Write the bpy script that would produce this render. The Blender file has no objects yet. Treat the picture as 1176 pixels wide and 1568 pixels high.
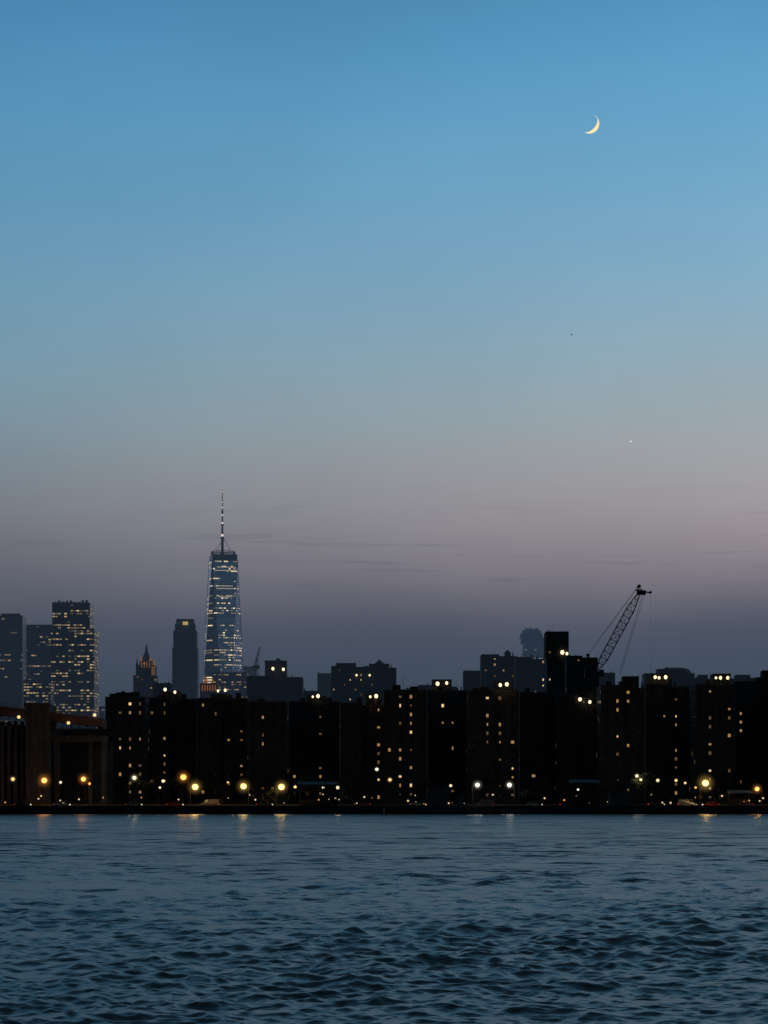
import bpy, math, random
import numpy as np
from mathutils import Vector, Matrix
random.seed(7); rng=np.random.default_rng(5)
scene=bpy.context.scene
scene.view_settings.view_transform='Standard'
scene.view_settings.look='None'
scene.view_settings.exposure=0
H=4.0            # eye height above river (m)
F=3800.0         # focal length in image pixels (pixels per unit tangent)
def bx(b,D): return (b-588.0)/F*D          # image pixel x -> metres east at distance D
def ez(e,D): return H+(1225.0-e)/F*D       # image pixel y -> metres above river at distance D
G=2.0            # quay level
def lin(c):
    return tuple(((v/255)/12.92 if v/255<=0.04045 else ((v/255+0.055)/1.055)**2.4) for v in c)
# ---------------------------------------------------------------- camera
cam=bpy.data.cameras.new("camera"); co=bpy.data.objects.new("camera",cam)
scene.collection.objects.link(co); scene.camera=co
co.location=(0,0,H); co.rotation_euler=(math.radians(90),0,0)
cam.sensor_fit='VERTICAL'; cam.sensor_height=36; cam.lens=F/1568*36
cam.shift_y=(1225-784)/1568.0
cam.clip_start=0.5; cam.clip_end=60000
# ---------------------------------------------------------------- node helpers
class NT:
    def __init__(s,nt): s.nt=nt; nt.nodes.clear()
    def n(s,t,**k):
        x=s.nt.nodes.new(t)
        for a,b in k.items(): setattr(x,a,b)
        return x
    def l(s,a,b): s.nt.links.new(a,b)
    def setin(s,sock,v):
        if isinstance(v,bpy.types.NodeSocket): s.l(v,sock)
        elif v is not None: sock.default_value=v
    def m(s,op,a,b=None,c=None,clamp=False):
        x=s.n('ShaderNodeMath',operation=op,use_clamp=clamp)
        for i,v in enumerate((a,b,c)):
            if v is not None: s.setin(x.inputs[i],v)
        return x.outputs[0]
    def mr(s,v,a,b,c,d,interp='SMOOTHSTEP'):
        x=s.n('ShaderNodeMapRange',interpolation_type=interp)
        for i,q in enumerate((v,a,b,c,d)): s.setin(x.inputs[i],q)
        return x.outputs[0]
    def comb(s,a,b,c=0.0):
        x=s.n('ShaderNodeCombineXYZ')
        for i,q in enumerate((a,b,c)): s.setin(x.inputs[i],q)
        return x.outputs[0]
    def sep(s,v):
        x=s.n('ShaderNodeSeparateXYZ'); s.l(v,x.inputs[0]); return x.outputs
    def noise(s,vec,scale,detail=3,rough=0.5,dist=0.0):
        x=s.n('ShaderNodeTexNoise'); s.l(vec,x.inputs['Vector'])
        x.inputs['Scale'].default_value=scale; x.inputs['Detail'].default_value=detail
        x.inputs['Roughness'].default_value=rough; x.inputs['Distortion'].default_value=dist
        return x.outputs
    def vm(s,op,a,b=None,scale=None):
        x=s.n('ShaderNodeVectorMath',operation=op)
        s.setin(x.inputs[0],a)
        if b is not None: s.setin(x.inputs[1],b)
        if scale is not None: s.setin(x.inputs['Scale'],scale)
        return x.outputs[0]
    def mixc(s,f,a,b,mode='MIX'):
        x=s.n('ShaderNodeMix',data_type='RGBA',blend_type=mode)
        s.setin(x.inputs[0],f); s.setin(x.inputs[6],a); s.setin(x.inputs[7],b)
        return x.outputs[2]
# ---------------------------------------------------------------- world (dusk sky)
w=bpy.data.worlds.new("World"); scene.world=w; w.use_nodes=True
t=NT(w.node_tree)
tc=t.n('ShaderNodeTexCoord'); X,Y,Z=t.sep(tc.outputs['Generated'])
hor=t.m('MAXIMUM',t.m('SQRT',t.m('ADD',t.m('MULTIPLY',X,X),t.m('MULTIPLY',Y,Y))),0.001)
tan=t.m('DIVIDE',Z,hor)
az=t.m('ARCTAN2',X,Y)
sv=t.comb(t.m('MULTIPLY',az,6.0),t.m('MULTIPLY',tan,16.0),0.3)
wob=t.noise(sv,1.0,4,0.5)[0]
tan2=t.m('ADD',tan,t.m('MULTIPLY',t.m('SUBTRACT',wob,0.5),0.016))
fac=t.m('DIVIDE',tan2,0.6,clamp=True)
stops=[(1225,(52,61,74),(52,61,74)),(1060,(62,73,88),(62,74,91)),(1000,(69,79,95),(69,80,97)),(955,(78,85,99),(79,85,101)),
(925,(86,91,105),(96,97,111)),(880,(100,103,116),(128,122,132)),(830,(112,114,125),(147,140,145)),(780,(119,125,135),(161,154,157)),
(720,(122,134,144),(164,163,166)),(650,(123,144,156),(160,169,174)),(550,(119,152,169),(149,174,187)),(400,(106,153,182),(131,175,202)),
(200,(86,147,186),(105,167,204)),(0,(70,132,175),(83,151,194)),(-400,(60,102,132),(66,110,140)),(-1000,(46,72,92),(50,76,96))]
def ramp(ix):
    r=t.n('ShaderNodeValToRGB'); cr=r.color_ramp; cr.interpolation='B_SPLINE'
    while len(cr.elements)>1: cr.elements.remove(cr.elements[-1])
    for i,s in enumerate(stops):
        p=min(1.0,(1225-s[0])/F/0.6)
        e=cr.elements[0] if i==0 else cr.elements.new(p)
        e.position=p; e.color=(*lin(s[ix]),1)
    t.l(fac,r.inputs[0]); return r.outputs[0]
mixf=t.mr(az,-0.165,0.165,0.0,1.0,'LINEAR')
col=t.mixc(mixf,ramp(1),ramp(2))
# thin cloud wisps close to the horizon
cv=t.comb(t.m('MULTIPLY',az,14.0),t.m('MULTIPLY',tan,210.0),2.0)
cn=t.noise(cv,1.0,5,0.6,0.4)[0]
cm=t.m('MULTIPLY',t.mr(cn,0.54,0.72,0.0,1.0),t.m('MULTIPLY',t.mr(tan,0.06,0.085,0,1),t.mr(tan,0.10,0.13,1,0)))
col=t.mixc(t.m('MULTIPLY',cm,0.45),col,(*lin((94,96,110)),1))
sn=t.noise(t.comb(t.m('MULTIPLY',az,9.0),t.m('MULTIPLY',tan,11.0),5.0),1.0,4,0.5)[0]
br=t.mr(sn,0.2,0.8,0.95,1.05,'LINEAR')
rear=t.mr(Y,-0.25,0.6,0.13,1.0)
col=t.vm('SCALE',col,scale=t.m('MULTIPLY',br,rear))
bg=t.n('ShaderNodeBackground'); t.l(col,bg.inputs[0]); bg.inputs[1].default_value=1.0
t.l(bg.outputs[0],t.n('ShaderNodeOutputWorld').inputs[0])
# ---------------------------------------------------------------- materials
HAZE=(0.036,0.056,0.088)  # air haze painted into distant materials as a faint emission
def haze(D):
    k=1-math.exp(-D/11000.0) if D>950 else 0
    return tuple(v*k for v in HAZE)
def mat(name,color,rough=0.8,metal=0.0,D=0,emis=None,estr=0,var=0.25,scale=0.4,spec=0.3,brick=False):
    m=bpy.data.materials.new(name); m.use_nodes=True; t=NT(m.node_tree)
    out=t.n('ShaderNodeOutputMaterial'); p=t.n('ShaderNodeBsdfPrincipled')
    g=t.n('ShaderNodeNewGeometry')
    nz=t.noise(g.outputs['Position'],scale,4,0.6)[0]
    f=t.mr(nz,0.25,0.75,1-var,1+var,'LINEAR')
    c=t.vm('SCALE',tuple(color),scale=f)
    if brick:
        px,py,pz=t.sep(g.outputs['Position'])
        st=t.noise(t.comb(t.m('MULTIPLY',px,0.9),py,t.m('MULTIPLY',pz,0.06)),1.0,3,0.6)[0]   # rain streaking
        c=t.vm('SCALE',c,scale=t.mr(st,0.3,0.7,0.65,1.35,'LINEAR'))
        b=t.n('ShaderNodeTexBrick'); t.l(t.comb(t.m('ADD',px,py),pz,0.0),b.inputs['Vector'])
        b.inputs['Scale'].default_value=1.0; b.inputs['Brick Width'].default_value=0.21; b.inputs['Row Height'].default_value=0.075
        b.inputs['Mortar Size'].default_value=0.008
        b.inputs['Color1'].default_value=(1,1,1,1); b.inputs['Color2'].default_value=(0.75,0.72,0.7,1); b.inputs['Mortar'].default_value=(1.3,1.3,1.3,1)
        c=t.vm('MULTIPLY',c,b.outputs[0])
    t.l(c,p.inputs['Base Color']); p.inputs['Roughness'].default_value=rough; p.inputs['Metallic'].default_value=metal
    p.inputs['Specular IOR Level'].default_value=spec
    if emis: 
        p.inputs['Emission Color'].default_value=(*emis,1); p.inputs['Emission Strength'].default_value=estr
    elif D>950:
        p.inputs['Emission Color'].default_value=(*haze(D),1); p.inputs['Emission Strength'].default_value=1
    t.l(p.outputs[0],out.inputs[0]); return m
def emat(name,c,s):
    return mat(name,(0.2,0.2,0.2),0.5,emis=c,estr=s)
def towermat(name,color,D,metal,rough,cw,ch,thr,litc,lits,hz=1.0,zfade=None,rowseg=7):
    """curtain wall: reflective glass with floors, mullions and lit offices"""
    m=bpy.data.materials.new(name); m.use_nodes=True; t=NT(m.node_tree)
    out=t.n('ShaderNodeOutputMaterial'); p=t.n('ShaderNodeBsdfPrincipled')
    g=t.n('ShaderNodeNewGeometry'); x,y,z=t.sep(g.outputs['Position'])
    u=t.m('ADD',t.m('ADD',x,y),5000.3); 
    su=t.m('DIVIDE',u,cw); sz=t.m('DIVIDE',z,ch)
    cu=t.m('FLOOR',su); cz=t.m('FLOOR',sz); fu=t.m('FRACT',su); fz=t.m('FRACT',sz)
    mask=t.m('MULTIPLY',t.m('MULTIPLY',t.m('GREATER_THAN',fu,0.12),t.m('LESS_THAN',fu,0.92)),
             t.m('MULTIPLY',t.m('GREATER_THAN',fz,0.3),t.m('LESS_THAN',fz,0.75)))
    def wn(a,b,k):
        q=t.n('ShaderNodeTexWhiteNoise',noise_dimensions='3D'); t.l(t.comb(a,b,k),q.inputs[0]); return q.outputs[0]
    n1=wn(cu,cz,1.0); n2=wn(t.m('FLOOR',t.m('DIVIDE',cu,float(rowseg))),cz,2.0); n3=wn(cu,cz,3.0); n4=wn(7.0,cz,4.0)
    val=t.m('ADD',t.m('ADD',t.m('MULTIPLY',n1,0.40),t.m('MULTIPLY',n2,0.30)),t.m('MULTIPLY',n4,0.30))
    th=thr
    if zfade: th=t.mr(z,zfade[0],zfade[1],thr,thr+zfade[2],'LINEAR')
    lit=t.m('MULTIPLY',t.m('GREATER_THAN',val,th),mask)
    e=t.m('MULTIPLY',lit,t.m('MULTIPLY',t.m('ADD',t.m('POWER',n3,2.5),0.12),lits))
    sp=t.mr(t.m('MULTIPLY',fz,1.0),0.25,0.26,0.6,1.0,'LINEAR')
    nz=t.noise(t.comb(su,sz,0.0),0.35,3,0.6)[0]
    sh=t.m('MULTIPLY',sp,t.mr(nz,0.3,0.7,0.7,1.3,'LINEAR'))
    c=t.vm('SCALE',tuple(color),scale=sh)
    t.l(c,p.inputs['Base Color']); p.inputs['Metallic'].default_value=metal; p.inputs['Roughness'].default_value=rough
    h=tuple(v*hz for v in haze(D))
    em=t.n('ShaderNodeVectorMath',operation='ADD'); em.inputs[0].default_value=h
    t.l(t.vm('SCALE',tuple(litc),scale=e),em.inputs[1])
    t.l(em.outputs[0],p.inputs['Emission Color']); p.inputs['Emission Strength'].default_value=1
    t.l(p.outputs[0],out.inputs[0]); return m
# ---------------------------------------------------------------- mesh builder
class MB:
    def __init__(s): s.v=[]; s.f=[]
    def face(s,pts):
        i=len(s.v); s.v+= [tuple(p) for p in pts]; s.f.append(tuple(range(i,i+len(pts))))
    def box(s,x0,x1,y0,y1,z0,z1):
        i=len(s.v)
        s.v+=[(x0,y0,z0),(x1,y0,z0),(x1,y1,z0),(x0,y1,z0),(x0,y0,z1),(x1,y0,z1),(x1,y1,z1),(x0,y1,z1)]
        s.f+=[(i,i+3,i+2,i+1),(i+4,i+5,i+6,i+7),(i,i+1,i+5,i+4),(i+1,i+2,i+6,i+5),(i+2,i+3,i+7,i+6),(i+3,i,i+4,i+7)]
    def beam(s,a,b,r0,r1=None,n=4):
        if r1 is None: r1=r0
        a=Vector(a); b=Vector(b); d=(b-a)
        if d.length<1e-6: return
        d.normalize(); up=Vector((0,0,1)) if abs(d.z)<0.9 else Vector((1,0,0))
        p=d.cross(up).normalized(); q=d.cross(p)
        i=len(s.v)
        for c,r in ((a,r0),(b,r1)):
            for k in range(n):
                an=2*math.pi*(k+0.5)/n
                s.v.append(tuple(c+p*math.cos(an)*r+q*math.sin(an)*r))
        for k in range(n):
            s.f.append((i+k,i+(k+1)%n,i+n+(k+1)%n,i+n+k))
        s.f.append(tuple(i+n-1-k for k in range(n))); s.f.append(tuple(i+n+k for k in range(n)))
    def prism(s,lo,hi):
        n=len(lo); i=len(s.v); s.v+=[tuple(p) for p in lo]+[tuple(p) for p in hi]
        for k in range(n): s.f.append((i+k,i+(k+1)%n,i+n+(k+1)%n,i+n+k))
        s.f.append(tuple(i+n-1-k for k in range(n))); s.f.append(tuple(i+n+k for k in range(n)))
    def sphere(s,c,r,nu=12,nv=8,sz=1.0):
        i=len(s.v)
        for a in range(nv+1):
            th=math.pi*a/nv
            for b in range(nu):
                ph=2*math.pi*b/nu
                s.v.append((c[0]+r*math.sin(th)*math.cos(ph),c[1]+r*math.sin(th)*math.sin(ph),c[2]+r*sz*math.cos(th)))
        for a in range(nv):
            for b in range(nu):
                s.f.append((i+a*nu+b,i+(a+1)*nu+b,i+(a+1)*nu+(b+1)%nu,i+a*nu+(b+1)%nu))
    def mesh(s,name,m,smooth=False):
        me=bpy.data.meshes.new(name); me.from_pydata(s.v,[],s.f); me.update()
        if m: me.materials.append(m)
        if smooth:
            for p in me.polygons: p.use_smooth=True
        return me
    def obj(s,name,m,parent=None,smooth=False):
        if not s.f: return None
        o=bpy.data.objects.new(name,s.mesh(name,m,smooth)); scene.collection.objects.link(o)
        if parent: o.parent=parent
        return o
def empty(name,loc=(0,0,0)):
    e=bpy.data.objects.new(name,None); e.location=loc; scene.collection.objects.link(e); return e
def inst(name,me,parent=None,loc=(0,0,0),sc=(1,1,1),rot=0):
    o=bpy.data.objects.new(name,me); o.location=loc; o.scale=sc; o.rotation_euler=(0,0,rot); scene.collection.objects.link(o)
    if parent: o.parent=parent
    return o
WARM=(1.0,0.62,0.26); PALE=(1.0,0.80,0.48); ORNG=(1.0,0.38,0.08); WHITE=(1.0,0.93,0.75)
M_brick=[mat("brick_a",(0.088,0.076,0.072),0.9,brick=True),mat("brick_b",(0.072,0.070,0.072),0.9,brick=True),mat("brick_c",(0.108,0.090,0.083),0.9,brick=True)]
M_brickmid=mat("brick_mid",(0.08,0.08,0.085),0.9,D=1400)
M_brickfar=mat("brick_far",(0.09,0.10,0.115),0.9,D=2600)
M_glass=mat("window_glass",(0.02,0.022,0.026),0.15,spec=0.5)
M_trim=mat("concrete_trim",(0.12,0.115,0.11),0.85)
M_lit=[emat("window_lit_dim",(1.0,0.55,0.22),0.11),emat("window_lit_mid",(1.0,0.58,0.24),0.34),emat("window_lit_bright",(1.0,0.68,0.34),0.9)]
M_flood=emat("flood_bulb",(1.0,0.80,0.46),1.8)
M_metal=mat("dark_steel",(0.035,0.035,0.04),0.6,0.3)
# ---------------------------------------------------------------- water
def make_water():
    ud=np.linspace(-0.2,0.2,860)
    us=np.geomspace(0.21,6.0,26); u=np.concatenate([-us[::-1],ud,us])
    y1=1/np.linspace(1/38.0,1/420.0,980); y2=np.geomspace(424,701.5,60)
    y0=np.linspace(-25,37.8,90); ys=np.concatenate([y0,y1,y2])
    U,Yg=np.meshgrid(u,ys); Xg=U*(np.maximum(Yg,0)+14)
    dy=np.gradient(ys)[:,None]*np.ones_like(U)
    Zg=np.zeros_like(Xg); DX=np.zeros_like(Xg); DY=np.zeros_like(Xg)
    N=96
    for i in range(N):
        lam=0.26*(8.0/0.26)**(i/(N-1))*rng.uniform(0.93,1.07)
        k=2*math.pi/lam; sp=1.0 if lam<2 else 0.7
        th=math.radians(-104)+rng.normal(0,sp)
        s=0.034 if lam<1.8 else (0.020 if lam<3.5 else 0.011)
        a=s/k
        kx,ky=k*math.cos(th),k*math.sin(th); ph=rng.uniform(0,6.283)
        att=np.clip((lam/dy-2.2)/2.5,0,1)
        A=kx*Xg+ky*Yg+ph
        Zg+=att*a*np.cos(A)
        DX-=att*a*math.cos(th)*np.sin(A); DY-=att*a*math.sin(th)*np.sin(A)
    gust=1+0.30*np.sin(Xg*0.11+Yg*0.05+1)*np.sin(Yg*0.07-Xg*0.03)+0.2*np.sin(Xg*0.23-Yg*0.11+2)
    Zg*=gust
    edge=np.clip((701.0-Yg)/2.0,0,1)
    Xf=Xg+DX*edge; Yf=Yg+DY*edge
    R,C=Xg.shape
    co=np.stack([Xf,Yf,Zg],-1).reshape(-1,3).astype(np.float32)
    idx=np.arange(R*C).reshape(R,C)
    q=np.stack([idx[:-1,:-1],idx[:-1,1:],idx[1:,1:],idx[1:,:-1]],-1).reshape(-1,4).astype(np.int32)
    me=bpy.data.meshes.new("water"); me.vertices.add(R*C); me.vertices.foreach_set("co",co.ravel())
    me.loops.add(q.size); me.loops.foreach_set("vertex_index",q.ravel())
    me.polygons.add(len(q)); me.polygons.foreach_set("loop_start",np.arange(0,q.size,4,dtype=np.int32))
    me.polygons.foreach_set("use_smooth",np.ones(len(q),dtype=bool))
    me.update(calc_edges=True); me.validate()
    m=bpy.data.materials.new("river_water"); m.use_nodes=True; t=NT(m.node_tree)
    out=t.n('ShaderNodeOutputMaterial'); p=t.n('ShaderNodeBsdfPrincipled')
    g=t.n('ShaderNodeNewGeometry'); pos=g.outputs['Position']; x,y,z=t.sep(pos)
    sc=t.comb(t.m('MULTIPLY',x,0.55),y,0.0)
    def cn(s,d,r): return t.vm('SUBTRACT',t.noise(sc,s,d,r)[1],(0.5,0.5,0.5))
    c0=cn(0.10,2,0.5); c1=cn(0.32,2,0.5); c2=cn(1.3,2,0.55); c3=cn(7.0,2,0.6)
    far=t.mr(y,60.0,240.0,0.10,1.0)
    gp=t.noise(t.comb(t.m('MULTIPLY',x,0.022),t.m('MULTIPLY',y,0.075),0.0),1.0,5,0.65)[0]
    gs=t.mr(gp,0.3,0.7,0.5,1.6,'LINEAR')
    a0=t.vm('SCALE',c0,scale=t.m('MULTIPLY',t.mr(y,90,300,0.0,1.0),0.9))
    a1=t.vm('SCALE',c1,scale=t.m('MULTIPLY',far,1.6))
    a2=t.vm('SCALE',c2,scale=t.m('MULTIPLY',t.mr(y,60,200,0.40,1.6),gs))
    a3=t.vm('SCALE',c3,scale=t.m('MULTIPLY',0.75,gs))
    sl=t.vm('MULTIPLY',t.vm('ADD',t.vm('ADD',t.vm('ADD',a0,a1),a2),a3),(0.9,1.0,0.0))
    nrm=t.vm('NORMALIZE',t.vm('ADD',g.outputs['Normal'],sl))
    t.l(nrm,p.inputs['Normal'])
    p.inputs['Base Color'].default_value=(0.062,0.078,0.074,1); p.inputs['Roughness'].default_value=0.28
    p.inputs['IOR'].default_value=1.333
    t.l(p.outputs[0],out.inputs[0]); me.materials.append(m)
    o=bpy.data.objects.new("water",me); scene.collection.objects.link(o)
make_water()
# ---------------------------------------------------------------- land, seawall, road
M_ground=mat("ground_soil",(0.035,0.035,0.03),0.95,scale=0.1)
b=MB(); b.face([(-9000,703,G),(9000,703,G),(9000,30000,G),(-9000,30000,G)]); b.obj("ground",M_ground)
M_conc=mat("seawall_concrete",(0.045,0.044,0.044),0.9,scale=0.8)
b=MB()
for i in range(-60,60):
    x=i*10.0; b.box(x+0.03,x+9.97,700,703,-3,G+0.02); 
    b.box(x+4.6,x+5.4,699.6,699.99,-3,G-0.2)
b.box(-600,600,699.8,700.6,G+0.021,G+0.35)
b.obj("seawall",M_conc)
M_asph=mat("asphalt",(0.05,0.05,0.05),0.9,scale=1.0)
b=MB(); b.face([(-900,716,G+.004),(900,716,G+.004),(900,738,G+.004),(-900,738,G+.004)]); b.obj("road",M_asph)
b=MB()
for yy in (716.4,737.4): b.face([(-900,yy,G+.008),(900,yy,G+.008),(900,yy+.15,G+.008),(-900,yy+.15,G+.008)])
for yy in (720,723.6,730.2,733.8):
    for i in range(-75,75): b.face([(i*12,yy,G+.008),(i*12+3,yy,G+.008),(i*12+3,yy+.15,G+.008),(i*12,yy+.15,G+.008)])
b.obj("road_markings",mat("road_paint",(0.7,0.7,0.66),0.7))
b=MB(); b.box(-900,900,715.7,715.99,G-.1,G+.13); b.box(-900,900,738.01,738.3,G-.1,G+.13); b.box(-900,900,726.7,727.1,G-.1,G+.8)
b.obj("kerb",M_trim)
b=MB(); b.face([(-900,703.1,G+.03),(900,703.1,G+.03),(900,715.6,G+.03),(-900,715.6,G+.03)]); b.obj("promenade_pavement",mat("paving",(0.10,0.095,0.09),0.85,scale=2))
b=MB()
for i in range(-160,161): b.beam((i*2.0,703.6,G),(i*2.0,703.6,G+1.15),0.04)
for z in (0.35,0.75,1.15): b.beam((-320,703.6,G+z),(320,703.6,G+z),0.03)
b.obj("railing_fence",M_metal)
# ---------------------------------------------------------------- apartment buildings
def apartment(name,p0,p1,top,D,depth=16,bulk=(),cols=(),p=0.042,flood=(),mt=None,pc=0.5,bay=9.0,tank=(),bright=(0.5,0.38,0.12),winstep=2.75):
    e=empty(name,(bx((p0+p1)/2,D),D,0)); ox,oy=e.location.x,e.location.y
    mt=mt or random.choice(M_brick)
    x0,x1=bx(p0,D)-ox,bx(p1,D)-ox; zt=ez(top,D); y0=0; y1=depth
    wd=x1-x0; nb=max(1,round(wd/bay))
    walls=MB(); trim=MB(); dark=MB(); lits=[MB(),MB(),MB()]
    fh=2.75; nf=int((zt-G-2.2)/fh); cx=[bx(c,D)-ox for c in cols]
    for i in range(nb):
        a=x0+wd*i/nb; c=x0+wd*(i+1)/nb; rec=0 if (i%2==0 or nb<2) else 1.4
        zb=zt-(0 if i%2==0 else random.choice((0,0.4,0.8)))
        walls.box(a,c,y0+rec,y1-rec,G-0.5,zb)
        trim.box(a+0.0,c-0.0,y0+rec-0.12,y0+rec-0.003,zb-0.35,zb+0.05)
        trim.box(a,c,y0+rec-0.05,y0+rec-0.003,G,G+0.9)
        nw=max(1,int((c-a-0.6)/winstep)); st=(c-a)/nw
        for k in range(nw):
            wx=a+st*(k+0.5)
            stair=any(abs(wx-q)<st*0.5 for q in cx)
            ww=0.42 if not stair else 0.34
            colp=p*random.choice((0.2,0.5,1,2.2))
            for f in range(nf):
                wz=zt-2.2-f*fh
                if wz<G+2: continue
                r=random.random(); lit=r<(pc if stair else colp)
                y=y0+rec-0.02
                if lit:
                    lv=random.choices((0,1,2),bright)[0] if not stair else random.choices((0,1,2),(0.38,0.45,0.17))[0]
                    hh=random.choice((0.5,0.42,0.3)); tgt=lits[lv]; wl=ww*random.choice((1,0.9,0.6,1.2))
                else: hh=0.62; tgt=dark; wl=ww*1.2
                tgt.face([(wx-wl,y,wz-hh),(wx+wl,y,wz-hh),(wx+wl,y,wz+hh),(wx-wl,y,wz+hh)])
                trim.box(wx-ww*1.2-.1,wx+ww*1.2+.1,y0+rec-0.12,y0+rec-0.003,wz-0.80,wz-0.70)
    for sx,sg in ((x0,-1),(x1,1)):
        for k in range(int(depth/3.2)):
            for f in range(nf):
                wz=zt-2.2-f*fh; yy=1.8+k*3.2; X=sx+sg*0.02
                q=[(X,yy-.5,wz-.6),(X,yy+.5,wz-.6),(X,yy+.5,wz+.6),(X,yy-.5,wz+.6)]
                (lits[0] if random.random()<0.06 else dark).face(q if sg>0 else q[::-1])
    trim.box(-0.9,0.9,-0.6,-0.13,G,G+0.2) ; dark.box(-0.7,0.7,-0.11,-0.06,G+.2,G+2.4)
    for (q0,q1,qt) in bulk:
        a,c=bx(q0,D)-ox,bx(q1,D)-ox; z=ez(qt,D)
        walls.box(a,c,3.0,min(depth-1,3+max(3,(c-a))),zt-0.9,z)
        trim.box(a-.1,c+.1,2.88,2.997,z-0.25,z+0.08)
    if D<950:
        for k in range(random.choice((1,2,3))):
            xx=random.uniform(x0+1,x1-3); wv=random.uniform(1.2,3.0); hh=random.uniform(0.7,1.7)
            walls.box(xx,xx+wv,1.0,2.6,zt-0.9,zt+hh)
    for k in range(int(wd/2.2)):
        xx=random.uniform(x0+.5,x1-.5); hh=random.uniform(0.4,1.3)
        trim.beam((xx,2.8,zt-.9),(xx,2.8,zt+hh),random.uniform(.06,.26),n=6)
    if random.random()<0.7:
        xx=random.uniform(x0+1,x1-1); trim.beam((xx,4,zt-.9),(xx,4,zt+random.uniform(2,4)),0.06)
    for (tx,tz,r) in tank:
        X=bx(tx,D)-ox; z=ez(tz,D)
        trim.beam((X,5,z-2.2*r-0.1),(X,5,z-0.9*r),r,r,n=12); trim.beam((X,5,z-0.9*r),(X,5,z),r*1.08,0.05,n=12)
        for an in range(4):
            dx=r*.7*math.cos(an*1.57+.8); dyy=r*.7*math.sin(an*1.57+.8)
            trim.beam((X+dx,5+dyy,zt-.2),(X+dx,5+dyy,z-2.2*r-.1),0.12)
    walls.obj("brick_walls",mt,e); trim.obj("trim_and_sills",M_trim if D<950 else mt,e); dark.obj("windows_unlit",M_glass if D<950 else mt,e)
    for i in range(3): lits[i].obj("windows_lit",M_lit[i],e)
    fl=MB(); fm=MB()
    for (q,qz,r) in flood:
        r=r*0.60
        X=bx(q,D)-ox; z=ez(qz,D); rr=r*D/780.0
        fl.sphere((X,-0.5,z),rr,10,7,1.15)
        fm.box(X-.3,X+.3,-0.45+rr,2.95,z+rr-.1,z+rr+.12); 
        if z>zt: fm.beam((X,2.9,zt-.1),(X,2.9,z+rr),0.09)
    fl.obj("floodlight_bulbs",M_flood,e,True); fm.obj("floodlight_brackets",M_metal,e)
    return e
A=apartment
# front row
A("apartment_building",-330,-190,1075,850); A("apartment_building",-180,-60,1068,830,cols=(-120,))
A("apartment_building",-60,40,1118,900,p=0); A("apartment_building",40,164,1116,905,p=0)
A("apartment_building",161,222,1067,775,cols=(186,197,209),bulk=((176,196,1060),),tank=((186,1056,2.2),),pc=.55)
A("apartment_building",223,300,1068,800,cols=(256,),bulk=((244,274,1058),),flood=((253,1056,.8),(268,1060,.7)),pc=.6)
A("apartment_building",301,379,1069,785,cols=(348,360),bulk=((322,350,1062),),flood=((334,1058,.6),(345,1057,.7)),pc=.4)
A("apartment_building",380,440,1074,770,cols=(399,409),pc=.6)
A("apartment_building",441,520,1074,800,cols=(487,),bulk=((470,498,1065),),flood=((479,1067,.55),(487,1066,.9)),pc=.35)
A("apartment_building",521,588,1076,780,cols=(577,),bulk=((560,584,1064),),flood=((567,1067,.6),(576,1066,.95)),pc=.45)
A("apartment_building",588,654,1056,770,cols=(617,630),pc=.6)
A("apartment_building",655,716,1057,800,cols=(695,),bulk=((662,692,1040),),flood=((670,1047,.95),(684,1046,.75)),pc=.4)
A("apartment_building",717,795,1058,775,cols=(749,760),bulk=((756,786,1043),),flood=((766,1049,.85),(776,1048,.95)),pc=.4)
A("apartment_building",796,852,1060,800,cols=(838,),p=.02,pc=.3)
A("apartment_building",853,919,1064,790,bulk=((880,910,1060),),flood=((888,1071,.9),(903,1075,.8)),p=.02)
A("apartment_building",920,988,1049,770,cols=(953,967),bulk=((955,980,1035),),pc=.45)
A("apartment_building",989,1064,1047,800,cols=(1033,),bulk=((995,1030,1031),),flood=((1003,1037,.8),(1009,1038,.7),(1019,1037,.9)),pc=.45)
A("apartment_building",1065,1124,1048,775,cols=(1090,1118),bulk=((1093,1121,1031),),flood=((1096,1038,.6),(1103,1038,.8),(1114,1038,.8)),pc=.35)
A("apartment_building",1125,1200,1043,800,cols=(1140,),bulk=((1170,1195,1026),),pc=.3)
A("apartment_building",1202,1300,1050,780,cols=(1240,)); A("apartment_building",1310,1420,1055,800,cols=(1360,))
# second row, poking above
A("apartment_building",378,463,1035,1000,bulk=((405,438,1011),),flood=((418,1024,.75),(434,1025,.7)),mt=M_brickmid,p=.02,tank=((425,1006,1.5),))
A("apartment_building",234,262,1046,1000,mt=M_brickmid,p=.05)
A("apartment_building",462,488,1058,1050,mt=M_brickmid,p=.02)
A("apartment_building",486,509,1031,1900,mt=M_brickfar,p=.03,bay=14)
A("apartment_building",507,607,1020,1400,bulk=((515,545,1015),(565,596,1016)),flood=((546,1034,.5),(566,1034,.45)),mt=M_brickmid,p=.04,cols=(522,536,550),tank=((581,1009,3.2),),pc=.3)
A("apartment_building",710,740,1027,1500,mt=M_brickmid,p=.03)
A("apartment_building",737,792,1002,1200,mt=M_brickmid,p=.04,cols=(755,775),bright=(.6,.35,.05),tank=((778,994,1.6),),pc=.3)
A("apartment_building",790,838,1006,1150,mt=M_brickmid,p=.03,cols=(829,),pc=.3)
A("apartment_building",836,871,967,1250,mt=M_brick[1],p=.01,flood=((861,999,1.0),(868,1001,.7)))
A("apartment_building",868,916,1004,1180,mt=M_brick[0],p=.03)
A("apartment_building",915,942,1030,1300,mt=M_brickmid,p=.03)
A("apartment_building",987,1064,1031,1500,mt=M_brickmid,p=.04,bulk=((1008,1052,1024),),tank=((1022,1020,1.8),))
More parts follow.
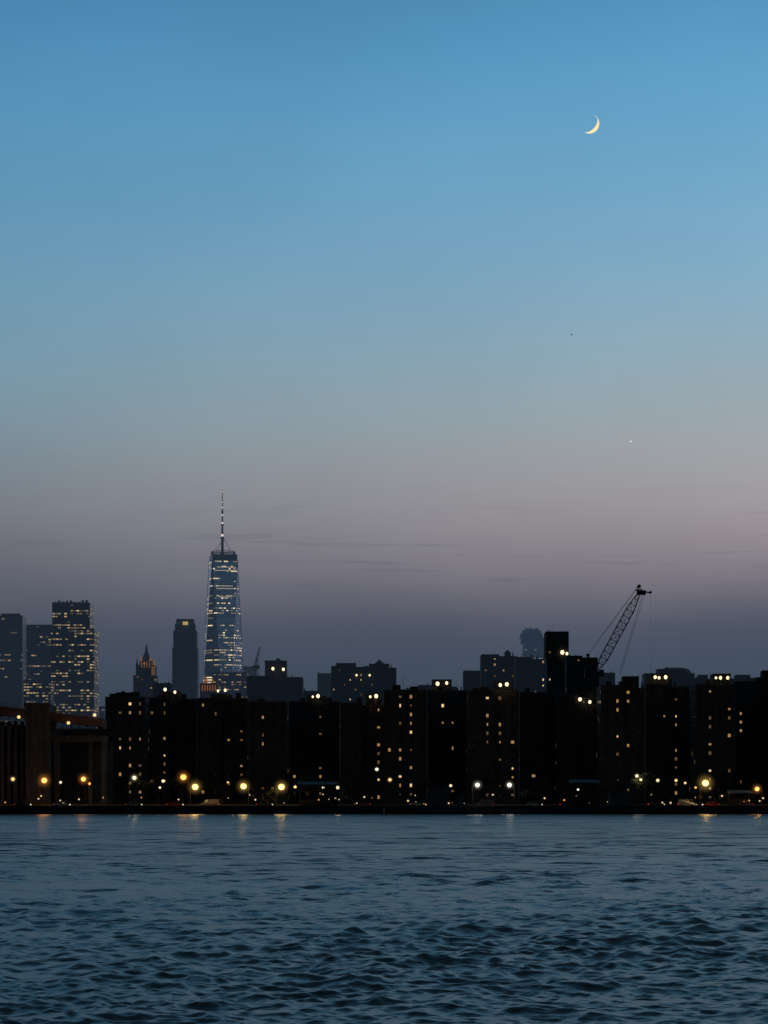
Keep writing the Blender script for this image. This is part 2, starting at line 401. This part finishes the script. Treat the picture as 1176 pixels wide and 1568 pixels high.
A("apartment_building",640,700,1049,1300,mt=M_brickmid,p=.03); A("apartment_building",1060,1180,1038,1600,mt=M_brickmid,p=.03,bulk=((1070,1085,1033),(1128,1150,1033)))
# ---------------------------------------------------------------- distant towers
def tower(name,D,tiers,m,depth=None,extra=None,ribs=0):
    """tiers: (p0,p1,top) from lowest to highest"""
    e=empty(name,(0,0,0)); zb=G; body=MB(); trim=MB()
    for i,(a,c,tp) in enumerate(tiers):
        xa,xc=bx(a,D),bx(c,D); z=ez(tp,D); dp=(depth or (xc-xa))*(0.97-0.05*i)
        body.box(xa,xc,D+i*1.5,D+i*1.5+dp,zb if i==0 else zb-1,z)
        trim.box(xa-.4,xc+.4,D+i*1.5-.6,D+i*1.5-.01,z-2.5,z+0.6)
        for r in range(ribs+1):
            xx=xa+(xc-xa)*r/max(1,ribs); trim.box(xx-.35,xx+.35,D+i*1.5-.55,D+i*1.5-.012,zb,z-2.6)
        zb=z
    body.obj("curtain_wall",m,e); trim.obj("cornice_and_fins",mat("tower_fins",(0.05,0.06,0.075),0.6,D=D),e)
    return e
OFF=(1.0,0.72,0.38)
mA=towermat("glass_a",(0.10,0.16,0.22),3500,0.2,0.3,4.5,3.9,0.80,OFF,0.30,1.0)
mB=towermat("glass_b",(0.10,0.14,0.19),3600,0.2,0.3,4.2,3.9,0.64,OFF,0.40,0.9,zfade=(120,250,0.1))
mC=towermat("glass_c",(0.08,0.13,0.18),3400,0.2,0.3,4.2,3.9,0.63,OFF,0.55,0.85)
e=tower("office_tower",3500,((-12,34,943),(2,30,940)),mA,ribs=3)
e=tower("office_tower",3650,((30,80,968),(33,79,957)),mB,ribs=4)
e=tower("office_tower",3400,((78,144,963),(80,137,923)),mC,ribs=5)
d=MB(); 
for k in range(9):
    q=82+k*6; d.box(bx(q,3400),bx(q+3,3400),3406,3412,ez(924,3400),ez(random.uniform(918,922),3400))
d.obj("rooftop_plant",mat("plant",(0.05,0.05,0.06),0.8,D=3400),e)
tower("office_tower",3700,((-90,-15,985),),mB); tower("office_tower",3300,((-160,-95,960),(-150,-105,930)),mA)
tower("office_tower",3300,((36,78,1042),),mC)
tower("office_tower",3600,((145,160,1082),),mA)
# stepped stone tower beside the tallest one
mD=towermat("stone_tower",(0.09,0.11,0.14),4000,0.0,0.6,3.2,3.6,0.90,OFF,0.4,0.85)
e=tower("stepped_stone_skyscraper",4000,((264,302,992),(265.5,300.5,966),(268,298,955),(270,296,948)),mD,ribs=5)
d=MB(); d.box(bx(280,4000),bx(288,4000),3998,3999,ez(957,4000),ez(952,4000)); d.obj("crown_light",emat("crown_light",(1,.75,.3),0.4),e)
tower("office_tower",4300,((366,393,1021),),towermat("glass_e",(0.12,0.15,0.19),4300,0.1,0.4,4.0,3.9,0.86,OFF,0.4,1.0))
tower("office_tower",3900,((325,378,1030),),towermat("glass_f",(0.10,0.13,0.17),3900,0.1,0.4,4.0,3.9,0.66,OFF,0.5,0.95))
# bulging-top tower in the right half
mG=towermat("glass_g",(0.40,0.52,0.66),3000,0.4,0.3,3.0,3.6,0.86,(0.8,0.85,0.9),0.3,2.0)
e=empty("bulging_glass_tower"); d=MB(); D=3000
for (a,c,z0,z1,k) in ((803,835,1100,1000,0),(800,834,1001,984,-1),(797,833,985,976,-3),(796,831,977,970,-2),(799,829,971,965,0),(803,826,966,962.5,2)):
    d.prism([(bx(a,D),D+k,ez(z0,D)),(bx(c,D),D+k,ez(z0,D)),(bx(c,D),D+25,ez(z0,D)),(bx(a,D),D+25,ez(z0,D))],
            [(bx(a+.8,D),D+k,ez(z1,D)),(bx(c-.8,D),D+k,ez(z1,D)),(bx(c-.8,D),D+25,ez(z1,D)),(bx(a+.8,D),D+25,ez(z1,D))])
d.obj("stacked_volumes",mG,e)
d=MB()
for q,zz in ((806,961),(812,960),(822,961),(834,970)): d.beam((bx(q,D),D+5,ez(1000,D)),(bx(q,D),D+5,ez(zz,D)),.8)
for q in (803,812,824,834): d.box(bx(q,D)-.5,bx(q,D)+.5,D-1.6,D-.05,ez(1060,D),ez(1001,D))
d.obj("rooftop_masts_and_ribs",mat("masts",(0.05,.05,.06),.7,D=3000),e)
e=empty("curved_roof_building"); D=1700; d=MB(); prev=None
for k in range(13):
    an=math.pi*k/12; xx=bx(1034-24*math.cos(an),D); zz=ez(1031-9*math.sin(an)**0.6,D)
    if prev: d.prism([(prev[0],D,ez(1060,D)),(xx,D,ez(1060,D)),(xx,D+20,ez(1060,D)),(prev[0],D+20,ez(1060,D))],[(prev[0],D,prev[1]),(xx,D,zz),(xx,D+20,zz),(prev[0],D+20,prev[1])])
    prev=(xx,zz)
d.obj("vaulted_hall",M_brickfar,e)
# ---------------------------------------------------------------- gothic spired skyscraper
e=empty("gothic_spired_skyscraper"); D=3300
mW=towermat("gothic_stone",(0.12,0.10,0.09),D,0.0,0.8,3.0,3.6,0.84,(1,.55,.22),0.4,0.75)
mR=mat("copper_roof",(0.07,0.09,0.09),0.7,D=D); mO=emat("painted_spire_glow",(1.0,0.46,0.22),0.17)  # orange uplighting painted on the pinnacles as emission
d=MB()
for (a,c,z) in ((204,239,1034),(208,237,1018),(214,232,1012)):
    d.box(bx(a,D),bx(c,D),D,D+28,G,ez(z,D)); D+=0.0
d.obj("stone_shaft",mW,e)
r=MB(); o=MB()
def pyr(mb,cx,w,zb,zt,yy=12):
    X=bx(cx,D); hw=w/F*D/2
    mb.prism([(X-hw,D+yy-hw,ez(zb,D)),(X+hw,D+yy-hw,ez(zb,D)),(X+hw,D+yy+hw,ez(zb,D)),(X-hw,D+yy+hw,ez(zb,D))],
             [(X-.2,D+yy-.2,ez(zt,D)),(X+.2,D+yy-.2,ez(zt,D)),(X+.2,D+yy+.2,ez(zt,D)),(X-.2,D+yy+.2,ez(zt,D))])
pyr(r,223,15,1012,992); pyr(r,223,4,995,984)
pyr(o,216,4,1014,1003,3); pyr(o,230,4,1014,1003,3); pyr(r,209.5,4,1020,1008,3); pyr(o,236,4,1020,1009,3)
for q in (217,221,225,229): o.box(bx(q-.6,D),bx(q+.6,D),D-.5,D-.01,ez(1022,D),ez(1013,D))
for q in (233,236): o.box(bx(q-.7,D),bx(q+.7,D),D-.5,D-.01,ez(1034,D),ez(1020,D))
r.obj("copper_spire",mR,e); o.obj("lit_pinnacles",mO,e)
e=empty("lit_gothic_building"); D=2500; d=MB(); o=MB()
d.box(bx(306,D),bx(332,D),D,D+18,G,ez(1046,D)); d.obj("stone_body",mat("dim_stone",(0.1,.08,.07),.8,D=D,),e)
pyr(o,315,5,1046,1034,5); pyr(o,325,5,1046,1038,5)
for q in range(309,331,4): o.box(bx(q,D),bx(q+1.6,D),D-.4,D-.01,ez(1058,D),ez(1049,D))
o.obj("lit_gables",emat("painted_gable_glow",(1,.33,.10),0.2),e)  # orange lighting of the gables painted as emission, no lamps there
# ---------------------------------------------------------------- tallest tower
D=4200.0; cxp=339.5; e=empty("tapered_glass_skyscraper",(bx(cxp,D),D+40,0))
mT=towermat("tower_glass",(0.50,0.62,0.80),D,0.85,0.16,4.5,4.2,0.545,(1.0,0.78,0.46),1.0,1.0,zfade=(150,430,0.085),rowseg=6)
zt=ez(856,D); zb=55.0; half=43.5; Rb=half; Rt=43.5/math.sqrt(2)
rot=math.radians(11)
bot=[(Rb*math.cos(math.radians(90*i)+rot),Rb*math.sin(math.radians(90*i)+rot),zb) for i in range(4)]
top=[(Rt*math.cos(math.radians(90*i+45)+rot),Rt*math.sin(math.radians(90*i+45)+rot),zt) for i in range(4)]
d=MB()
for i in range(4):
    d.face([bot[i],bot[(i+1)%4],top[i]]); d.face([top[i],bot[(i+1)%4],top[(i+1)%4]])
d.prism([(p[0],p[1],G) for p in bot],bot); d.face(top)
o=d.obj("glass_facets",mT,e)
d=MB(); s=0.985
d.prism([(p[0]*s,p[1]*s,zt+0.01) for p in top],[(p[0]*s,p[1]*s,ez(847,D)) for p in top])
d.obj("parapet",towermat("parapet_glass",(0.25,0.32,0.42),D,0.6,0.3,3,30,2.0,OFF,0,1.0),e)
mS=mat("spire_steel",(0.16,0.17,0.19),0.6,0.3,D=D)
d=MB()
for i in range(4):
    a,c=Vector(top[i]),Vector(top[(i+1)%4]); d.beam(a,bot[i],0.5); d.beam(a,bot[(i+1)%4],0.5)
    d.beam(a,c,0.7)
z0=ez(847,D)
for k in range(24):
    a=2*math.pi*k/24; b2=2*math.pi*(k+1)/24
    for zz,rr in ((z0+3,21),(z0+6,20)): d.beam((rr*math.cos(a),rr*math.sin(a),zz),(rr*math.cos(b2),rr*math.sin(b2),zz),0.8)
    d.beam((20*math.cos(a),20*math.sin(a),z0),(20*math.cos(a),20*math.sin(a),z0+6),0.6)
for k in range(8):
    a=2*math.pi*k/8; d.beam((17*math.cos(a),17*math.sin(a),z0+6),(1,1,ez(820,D)),0.22)
sx=-1.5
prev=(2.4,z0)
for (tz,rr) in ((820,2.0),(800,1.5),(780,1.1),(765,0.8),(747,0.5)):
    z=ez(tz,D); d.beam((sx,0,prev[1]),(sx,0,z),prev[0],rr,n=8); d.beam((sx,0,z-1),(sx,0,z+1),rr+1.1,n=8); prev=(rr,z)
d.obj("spire_and_ring",mS,e)
d=MB()
for tz,rr in ((816,2.2),(797,1.6),(785,1.3),(773,1.1),(765,1.1),(748,1.0)): d.sphere((sx,-2,ez(tz,D)),rr,8,6)
d.obj("spire_beacons",emat("beacon",(1,0.85,0.75),0.8),e)
nA=Vector(bot[3]); tA=Vector(top[2]); tB=Vector(top[3])
d=MB()
for q,f0,f1 in ((867,.18,.95),(872,.05,.95),(896,.15,.85),(900,.1,.92),(913,.2,.7)):
    zz=ez(q,D); k=(zt-zz)/(zt-zb); L_=tA.lerp(nA,k); R_=tB.lerp(nA,k)
    a=L_.lerp(R_,f0); c=L_.lerp(R_,f1); off=Vector((0,-0.6,0))
    d.face([a+off-Vector((0,0,.55)),c+off-Vector((0,0,.55)),c+off+Vector((0,0,.55)),a+off+Vector((0,0,.55))])
d.obj("lit_floor_bands",emat("lobby_band",(1,.85,.62),0.35),e)
# ---------------------------------------------------------------- construction crane
def lattice(mb,a,c,w0,w1,wm,n,rc=.12,rl=.07,side=Vector((0,1,0))):
    a=Vector(a); c=Vector(c); ax=(c-a).normalized(); up=ax.cross(side).normalized()
    def ring(tt):
        wv=w0+(wm-w0)*min(1,tt/0.15) if tt<0.5 else w1+(wm-w1)*min(1,(1-tt)/0.2)
        P=a.lerp(c,tt); return [P+side*wv*sx_+up*wv*sy_ for sx_,sy_ in ((-.5,-.5),(.5,-.5),(.5,.5),(-.5,.5))]
    pr=ring(0)
    for i in range(1,n+1):
        r=ring(i/n)
        for k in range(4):
            mb.beam(pr[k],r[k],rc); mb.beam(r[k],r[(k+1)%4],rl)
            if i%2: mb.beam(pr[k],r[(k+1)%4],rl)
            else: mb.beam(pr[(k+1)%4],r[k],rl)
        pr=r
D=960; e=empty("construction_crane",(bx(914,D),D,0)); ox=e.location.x
def cp(px,py,dy=0): return (bx(px,D)-ox,dy,ez(py,D))
d=MB(); lattice(d,cp(915,1026),cp(979,908),0.9,0.9,3.0,13,.19,.11); d.obj("lattice_boom",M_metal,e)
d=MB(); lattice(d,(bx(912,D)-ox,0,G),cp(912,1030),2.2,2.2,2.2,14,.16,.09)
d.obj("mast",M_metal,e)
d=MB(); d.box(bx(897,D)-ox,bx(921,D)-ox,-1.6,1.6,ez(1034,D),ez(1028,D)); d.box(bx(895,D)-ox,bx(902,D)-ox,-1.8,1.8,ez(1038,D),ez(1026,D)); d.box(bx(917,D)-ox,bx(924,D)-ox,-2.9,-1.65,ez(1036,D),ez(1026,D)); d.obj("slewing_platform_and_cab",M_metal,e)
d=MB(); d.beam(cp(912,1028,-1),cp(900,1003,-.4),.16); d.beam(cp(912,1028,1),cp(900,1003,.4),.16); d.beam(cp(897,1028),cp(900,1003),.14); d.box(*[q for q in (bx(898,D)-ox,bx(902,D)-ox)],-.8,.8,ez(1005,D),ez(1001,D)); d.obj("a_frame",M_metal,e)
d=MB(); d.beam(cp(973,903),cp(997,908),.42,.3); d.beam(cp(979,910),cp(976,897),.36,.26); d.beam(cp(976,898),cp(985,905),.26); d.beam(cp(976,897),cp(982,898),.3)
d.box(bx(975,D)-ox,bx(989,D)-ox,-.5,.5,ez(911,D),ez(904,D)); d.beam((bx(996,D)-ox,-.4,ez(907,D)),(bx(996,D)-ox,.4,ez(907,D)),.55,n=10); d.beam(cp(979,897,-.4),cp(979,897,.4),.55,n=10)
d.obj("boom_head_sheaves",M_metal,e)
d=MB(); d.beam(cp(900,1003,-.4),cp(974,903,-.4),.075); d.beam(cp(900,1003,.4),cp(976,899,.4),.075)
d.beam(cp(987,911),cp(950,1032),.085); d.beam(cp(984,911),cp(948,1032),.085); d.beam(cp(996,909),cp(997,1030),.025); d.obj("cables",mat("cable",(0.06,.06,.07),.6),e)
D=3200; e=empty("tower_crane",(bx(394,D),D,0)); ox=e.location.x
d=MB(); lattice(d,(0,0,G),(0,0,ez(1010,D)),2.4,2.4,2.4,30,.35,.2); d.obj("mast",mat("crane_grey",(0.05,.05,.06),.7,D=3200),e)
m2=bpy.data.materials["crane_grey"]
d=MB(); lattice(d,(bx(390,D)-ox,0,ez(1020,D)),(bx(398,D)-ox,0,ez(991,D)),1.5,1,2.0,12,.3,.2); d.box(-6,3,-2,2,ez(1024,D),ez(1019,D)); d.obj("jib",m2,e)
# ---------------------------------------------------------------- elevated bridge on the left
e=empty("elevated_bridge"); D=745
M_br=mat("bridge_steel_red",(0.17,0.10,0.095),0.8); M_pier=mat("bridge_masonry",(0.11,0.115,0.125),0.9,brick=True)
d=MB(); k=MB()
def P(px): return bx(px,D)
xs=[-420+i*12 for i in range(49)]
def dz(px): return ez(1081+ (px)*0.12 if px>0 else 1081,D)
for a,c in zip(xs[:-1],xs[1:]):
    za,zc=dz(a),dz(c)
    k.prism([(P(a),D,za-2.6),(P(c),D,zc-2.6),(P(c),D+14,zc-2.6),(P(a),D+14,za-2.6)],[(P(a),D,za),(P(c),D,zc),(P(c),D+14,zc),(P(a),D+14,za)])
    for hgt in (0.5,1.0): k.beam((P(a),D-.1,za+hgt),(P(c),D-.1,zc+hgt),.06)
    k.beam((P(a),D-.1,za),(P(a),D-.1,za+1.0),.06)
    lo=5.2
    d.beam((P(a),D+.3,za-lo),(P(c),D+.3,zc-lo),.3); d.beam((P(a),D+.3,za-2.6),(P(a),D+.3,za-lo),.16)
    d.beam((P(a),D+.3,za-2.6),(P(c),D+.3,zc-lo),.12)
k.obj("deck_and_parapet",M_br,e); d.obj("truss_girder",M_metal,e)
d=MB()
for (a,c,t2) in ((40,76,1078),(-170,-140,1078),(-330,-300,1078)):
    d.box(P(a),P(c),D-1.5,D+16,G-.5,ez(t2,D)); d.box(P(a)-.4,P(c)+.4,D-1.9,D-1.501,ez(t2,D)-1,ez(t2,D)+.2); d.box(P(a)-.5,P(c)+.5,D-2.2,D-1.501,G,G+2.5)
for a in (82,134,154,-10,-60,8): d.box(P(a),P(a+5),D+3,D+8,G-.5,dz(a)-5.2)
d.box(P(77),P(160),D+2,D+10,ez(1136,D),ez(1126,D))
for q in range(-10,40,10): d.box(P(q),P(q+5),D+1.2,D+2.8,G-.3,ez(1104,D))
d.obj("masonry_piers",M_pier,e)
d=MB(); d.box(P(-120),P(39),D+12,D+22,G,ez(1112,D)); d.box(P(-118),P(37),D+11.8,D+11.99,ez(1114,D),ez(1110,D)); d.box(P(77),P(161),D+17,D+22,G,ez(1140,D)); d.obj("abutment_wall",mat("abutment",(0.09,.11,.125),.9),e)
# ---------------------------------------------------------------- street lamps
halos={}
def halo(c,s):  # added emissive ball imitating the soft glow around a bulb
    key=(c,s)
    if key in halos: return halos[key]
    m=bpy.data.materials.new("lamp_glow_volume"); m.use_nodes=True; t=NT(m.node_tree)
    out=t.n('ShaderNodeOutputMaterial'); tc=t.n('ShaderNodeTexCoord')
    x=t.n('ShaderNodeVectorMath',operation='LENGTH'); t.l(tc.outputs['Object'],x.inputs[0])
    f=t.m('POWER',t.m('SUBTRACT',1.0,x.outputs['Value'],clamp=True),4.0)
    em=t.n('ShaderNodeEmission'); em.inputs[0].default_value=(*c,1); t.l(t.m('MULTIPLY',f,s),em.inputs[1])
    t.l(em.outputs[0],out.inputs['Volume']); b=MB(); b.sphere((0,0,0),1,16,10); me=b.mesh("glow_ball",m,True); halos[key]=me; return me
bulbs={}
def lamp(px,py,D,c,r,hl=0,light=0,arm=1):
    z=ez(py,D); h=z-G; e=empty("street_lamp",(bx(px,D),D,G)); r=r*0.8
    d=MB(); a=1.4*arm; d.beam((a,0.3,0),(a,0.3,h*0.93),.11,.06,n=8); d.beam((a,0.3,h*.93),(a*.6,0.15,h+r+.05),.06); d.beam((a*.6,.15,h+r+.05),(0,0,h+r+.1),.06)
    d.beam((a,.3,0),(a,.3,.7),.2,.13,n=8); d.prism([(-.45,-.3,h+r*.8),(.45,-.3,h+r*.8),(.45,.3,h+r*.8),(-.45,.3,h+r*.8)],[(-.2,-.15,h+r+.25),(.2,-.15,h+r+.25),(.2,.15,h+r+.25),(-.2,.15,h+r+.25)])
    d.obj("pole_arm_and_head",M_metal,e)
    if c not in bulbs:
        q=MB(); q.sphere((0,0,0),1,14,10,0.95); bulbs[c]=q.mesh("bulb",emat("lamp_bulb",c,{ORNG:2.0,YEL:1.9}.get(c,1.3)),True)
    inst("luminaire_bulb",bulbs[c],e,(0,-.35,h),(r,r,r))
    if hl: inst("lamp_glow",halo(c,1.1/hl),e,(0,-.35,h),(hl,hl,hl))
    if light:
        L=bpy.data.lights.new("lamp_light",'POINT'); L.energy=light; L.color=c; L.shadow_soft_size=r; L.specular_factor=0.1
        lo=bpy.data.objects.new("lamp_light",L); lo.location=(0,-1.2-r,h-.5); scene.collection.objects.link(lo); lo.parent=e
YEL=(1.0,0.62,0.18)
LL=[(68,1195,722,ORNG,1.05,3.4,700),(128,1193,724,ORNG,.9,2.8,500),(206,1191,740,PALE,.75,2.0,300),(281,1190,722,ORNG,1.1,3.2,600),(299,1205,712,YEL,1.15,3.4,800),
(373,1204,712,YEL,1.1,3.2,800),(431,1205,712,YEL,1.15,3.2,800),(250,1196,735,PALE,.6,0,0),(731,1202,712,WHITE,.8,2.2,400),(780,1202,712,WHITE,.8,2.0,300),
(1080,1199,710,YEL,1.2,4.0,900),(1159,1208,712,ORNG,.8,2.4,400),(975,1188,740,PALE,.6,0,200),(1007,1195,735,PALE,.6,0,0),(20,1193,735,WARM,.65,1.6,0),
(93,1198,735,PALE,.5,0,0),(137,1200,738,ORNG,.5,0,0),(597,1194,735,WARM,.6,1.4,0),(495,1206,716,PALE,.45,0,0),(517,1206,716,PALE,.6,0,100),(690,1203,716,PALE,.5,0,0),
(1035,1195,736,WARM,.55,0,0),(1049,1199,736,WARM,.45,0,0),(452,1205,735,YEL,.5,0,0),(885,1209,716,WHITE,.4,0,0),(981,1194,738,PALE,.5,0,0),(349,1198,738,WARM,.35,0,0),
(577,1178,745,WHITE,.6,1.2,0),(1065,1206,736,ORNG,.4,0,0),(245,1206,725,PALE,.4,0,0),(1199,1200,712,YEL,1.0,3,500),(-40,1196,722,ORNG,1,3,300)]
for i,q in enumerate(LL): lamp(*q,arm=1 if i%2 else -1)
for (px,py) in ((29,1098),(105,1107),(145,1095)):
    D=743; z=ez(py,D); ee=empty("bridge_lamp",(bx(px,D),D,0)); d=MB(); zd=dz(px); d.beam((.8,.5,min(zd,z)-1),(.8,.5,z+1.2),.07,.05); d.beam((.8,.5,z+1.2),(0,0,z+.5),.05); d.obj("pole",M_metal,ee)
    inst("luminaire_bulb",bulbs[WARM],ee,(0,-.3,z),(.5,.5,.5))
d=MB(); s=MB(); rr=MB()
for k in range(44):
    x=random.uniform(-112,112); y=random.choice((705,709,714)); z=G+random.uniform(.8,3.6)
    s.beam((x,y,G),(x,y,z),.06); (d if random.random()<.8 else rr).sphere((x,y-.05,z),random.uniform(.10,.28),8,6)
e=empty("promenade_lights"); s.obj("posts",M_metal,e); d.obj("lanterns",emat("lantern",(1,.75,.4),0.9),e,True); rr.obj("amber_lanterns",emat("lantern_amber",(1,.4,.1),0.9),e,True)
# ---------------------------------------------------------------- cars
def car(px,D,c,dirn=1,van=False,red=False):
    e=empty("van" if van else "parked_car" if D<716 else "car",(bx(px,D),D,G+.01)); e.rotation_euler=(0,0,0 if dirn>0 else math.pi)
    b=MB(); Lh=2.25
    prof=[(-Lh,.35),(Lh,.35),(Lh,.72),(1.15,.92),(.55,1.42),(-1.1,1.45),(-1.75,.98),(-Lh,.92)] if not van else [(-2.6,.4),(2.6,.4),(2.6,1.0),(1.9,1.25),(1.4,2.15),(-2.6,2.2)]
    n=len(prof); i=len(b.v)
    for yy in (-.88,.88): b.v+=[(x,yy*(0.88 if z>1.2 else 1),z) for x,z in prof]
    b.f+=[tuple(range(i,i+n)),tuple(i+n+q for q in range(n-1,-1,-1))]+[(i+q,i+n+q,i+n+(q+1)%n,i+(q+1)%n) for q in range(n)]
    b.obj("body",c,e)
    g=MB()
    for yy in (-.90,.90):
        if van: pts=[(1.2,yy,1.3),(1.75,yy,1.3),(1.3,yy*.95,2.0),(.6,yy*.95,2.0),(.6,yy,1.3)]
        else: pts=[(.95,yy,.98),(.5,yy*.91,1.36),(-1.0,yy*.91,1.38),(-1.5,yy,1.02)]
        g.face(pts)
    g.obj("side_windows",M_glass,e)
    wv=MB(); 
    for xx in (-1.4,1.4):
        for yy in (-.9,.7): wv.beam((xx,yy,.34),(xx,yy+.2,.34),.34,n=14)
    wv.obj("wheels",mat_tyre,e)
    hl=MB(); X=2.62 if van else 2.27
    for yy in (-.6,.6): hl.sphere((X,yy,.68),.13,8,6)
    hl.obj("headlights",m_head,e); tl=MB()
    for yy in (-.6,.6): tl.sphere((-X,yy,.8),.11,8,6)
    tl.obj("tail_lights",m_tail,e)
mat_tyre=mat("tyre",(0.02,.02,.02),.9); m_head=emat("headlight",(1,.9,.7),2.0); m_tail=emat("tail_light",(1,.06,.03),1.4)
paints=[mat("car_paint_white",(0.5,.5,.5),.35),mat("car_paint_dark",(0.03,.035,.05),.3),mat("car_paint_silver",(0.3,.31,.33),.3,.5),mat("car_paint_red",(0.2,.02,.02),.35)]
for i,(px,D,v) in enumerate(((95,719,0),(35,722,0),(205,722,0),(268,719,0),(322,733,1),(405,722,0),(470,719,0),(555,733,0),(640,722,0),(742,733,1),(818,719,0),(870,722,0),(950,733,0),(1005,719,0),(1052,722,1),(1088,712,0),(1140,733,0))):
    car(px,D,paints[i%4],1 if D in(719,722) else -1,bool(v))
# ---------------------------------------------------------------- waterfront pavilions and sheds
def pavilion(px0,px1,D,ztop,mroof):
    e=empty("ferry_pavilion"); x0,x1=bx(px0,D),bx(px1,D); z=ez(ztop,D); r=MB(); p=MB()
    r.prism([(x0-.5,D-1,z-.5),(x1+.5,D-1,z-.5),(x1+.5,D+5,z-.2),(x0-.5,D+5,z-.2)],[(x0-.5,D-1,z-.2),(x1+.5,D-1,z-.2),(x1+.5,D+5,z+.6),(x0-.5,D+5,z+.6)])
    n=6
    for i in range(n+1):
        xx=x0+(x1-x0)*i/n; p.beam((xx,D,G),(xx,D,z-.4),.12); p.beam((xx,D+4,G),(xx,D+4,z-.3),.12)
    p.box(x0,x1,D+3.9,D+4.1,G,G+2.2); p.box(x0+1,x1-1,D+1.5,D+2,G+.4,G+.5)
    r.obj("canopy_roof",mroof,e); p.obj("columns_and_back_wall",M_metal,e)
mr_=mat("pavilion_roof",(0.09,.12,.13),.7)
pavilion(458,514,708,1200,mr_); pavilion(876,916,708,1197,mr_)
pavilion(1120,1150,710,1213,mr_)
e=empty("service_shed"); d=MB(); 
for a,c,z in ((655,690,1206),(700,712,1214),(934,968,1212)):
    d.box(bx(a,709),bx(c,709),709,713,G,ez(z,709)); d.box(bx(a,709)-.2,bx(c,709)+.2,708.7,708.99,ez(z,709)-.3,ez(z,709)+.1)
d.obj("shed_walls",M_pier,e)
d=MB()
for k in range(260):
    x=random.uniform(bx(628,700),bx(812,700)); tt=(x-bx(628,700))/(bx(812,700)-bx(628,700)); hh=1.9*math.sin(math.pi*tt)**.5
    y=random.uniform(694,699.5); z=hh*(y-693)/6.0*1.0-.2; r=random.uniform(.4,.95)
    d.sphere((x,y,z),r,6,4,random.uniform(.6,.9))
d.obj("riprap_rocks",mat("rock",(0.03,.03,.03),.95))
# ---------------------------------------------------------------- trees (early-spring, thin crowns)
M_bark=mat("bark",(0.05,.042,.035),.95); M_leaf=mat("leaf",(0.05,.06,.03),.8)
def tree_mesh(seed):
    R=random.Random(seed); b=MB(); lf=MB()
    def br(p,dv,L,r,dep):
        q=p+dv*L; b.beam(p,q,r,r*.65,n=5)
        if dep==0:
            for _ in range(7):
                c=q+Vector((R.gauss(0,.5),R.gauss(0,.5),R.gauss(0,.45))); s=R.uniform(.10,.22)
                u=Vector((R.gauss(0,1),R.gauss(0,1),R.gauss(0,1))).normalized(); v=u.orthogonal().normalized()
                lf.face([c-u*s,c+v*s*.6,c+u*s,c-v*s*.6])
            return
        for _ in range(3 if dep>1 else 4):
            nd=(dv+Vector((R.gauss(0,.5),R.gauss(0,.5),R.uniform(-.1,.4)))).normalized(); br(q,nd,L*R.uniform(.62,.85),r*.6,dep-1)
    br(Vector((0,0,0)),Vector((0,0,1)),2.6,.22,5)
    return b.mesh("trunk_and_limbs",M_bark),lf.mesh("foliage",M_leaf)
tm=[tree_mesh(s) for s in (1,2,3)]
for i in range(34):
    px=-20+i*37+random.uniform(-12,12); D=random.choice((739.5,742,745,748)) if random.random()<.7 else 714
    if 10<px<160 and D>739: continue
    e=empty("street_tree",(bx(px,D),D,G)); m_=tm[i%3]; sc=random.uniform(.75,1.15) if D>720 else random.uniform(.5,.7); ro=random.uniform(0,6)
    inst("trunk_and_limbs",m_[0],e,(0,0,0),(sc,)*3,ro); inst("foliage",m_[1],e,(0,0,0),(sc,)*3,ro)
# ---------------------------------------------------------------- moon, planet, bird
D=24000; cx,cz=bx(902.5,D),ez(189.5,D); R=15.0/F*D
ang=math.atan2(-0.50,0.866); v=[];f=[]; nl,nt_=10,40
for j in range(nt_+1):
    la=-math.pi/2+math.pi*j/nt_
    for i in range(nl+1):
        lo=math.radians(45)+(math.pi/2-math.radians(45))*i/nl
        a=R*math.sin(lo)*math.cos(la); bb=R*math.sin(la); dd=-R*math.cos(lo)*math.cos(la)
        v.append((cx+a*math.cos(ang)-bb*math.sin(ang),D+dd,cz+a*math.sin(ang)+bb*math.cos(ang)))
for j in range(nt_):
    for i in range(nl):
        k0=j*(nl+1)+i; f.append((k0,k0+1,k0+nl+2,k0+nl+1))
me=bpy.data.meshes.new("crescent_moon"); me.from_pydata(v,[],f); me.materials.append(mat("moon_surface",(.3,.28,.25),.9,emis=(1.0,0.76,0.42),estr=1.05,scale=.02)); scene.collection.objects.link(bpy.data.objects.new("crescent_moon",me))
d=MB(); d.sphere((bx(966,D),D,ez(676,D)),7.5,10,8); d.obj("planet",emat("planet_glow",(1,.93,.8),1.0),None,True)
D=900; e=empty("bird",(bx(875.5,D),D,ez(512.5,D))); d=MB()
d.sphere((0,0,0),.2,8,6,.8); d.beam((-.15,0,0),(-.5,0,-.03),.14,.03,n=6); d.beam((.1,0,.02),(.32,0,.06),.1,.05,n=6); d.obj("body",M_metal,e)
d=MB(); d.face([(-.15,0,.05),(.12,0,.05),(.1,-.5,.25),(-.05,-.9,.12),(-.15,-.5,.22)]); d.face([(-.15,0,.05),(-.15,.5,.22),(-.05,.9,.12),(.1,.5,.25),(.12,0,.05)]); d.obj("wings",M_metal,e)
# very weak afterglow sun
L=bpy.data.lights.new("sun",'SUN'); L.energy=0.02; L.angle=math.radians(10); L.color=(1,.75,.6)
so=bpy.data.objects.new("sun",L); so.rotation_euler=(math.radians(-87),0,math.radians(-25)); scene.collection.objects.link(so)
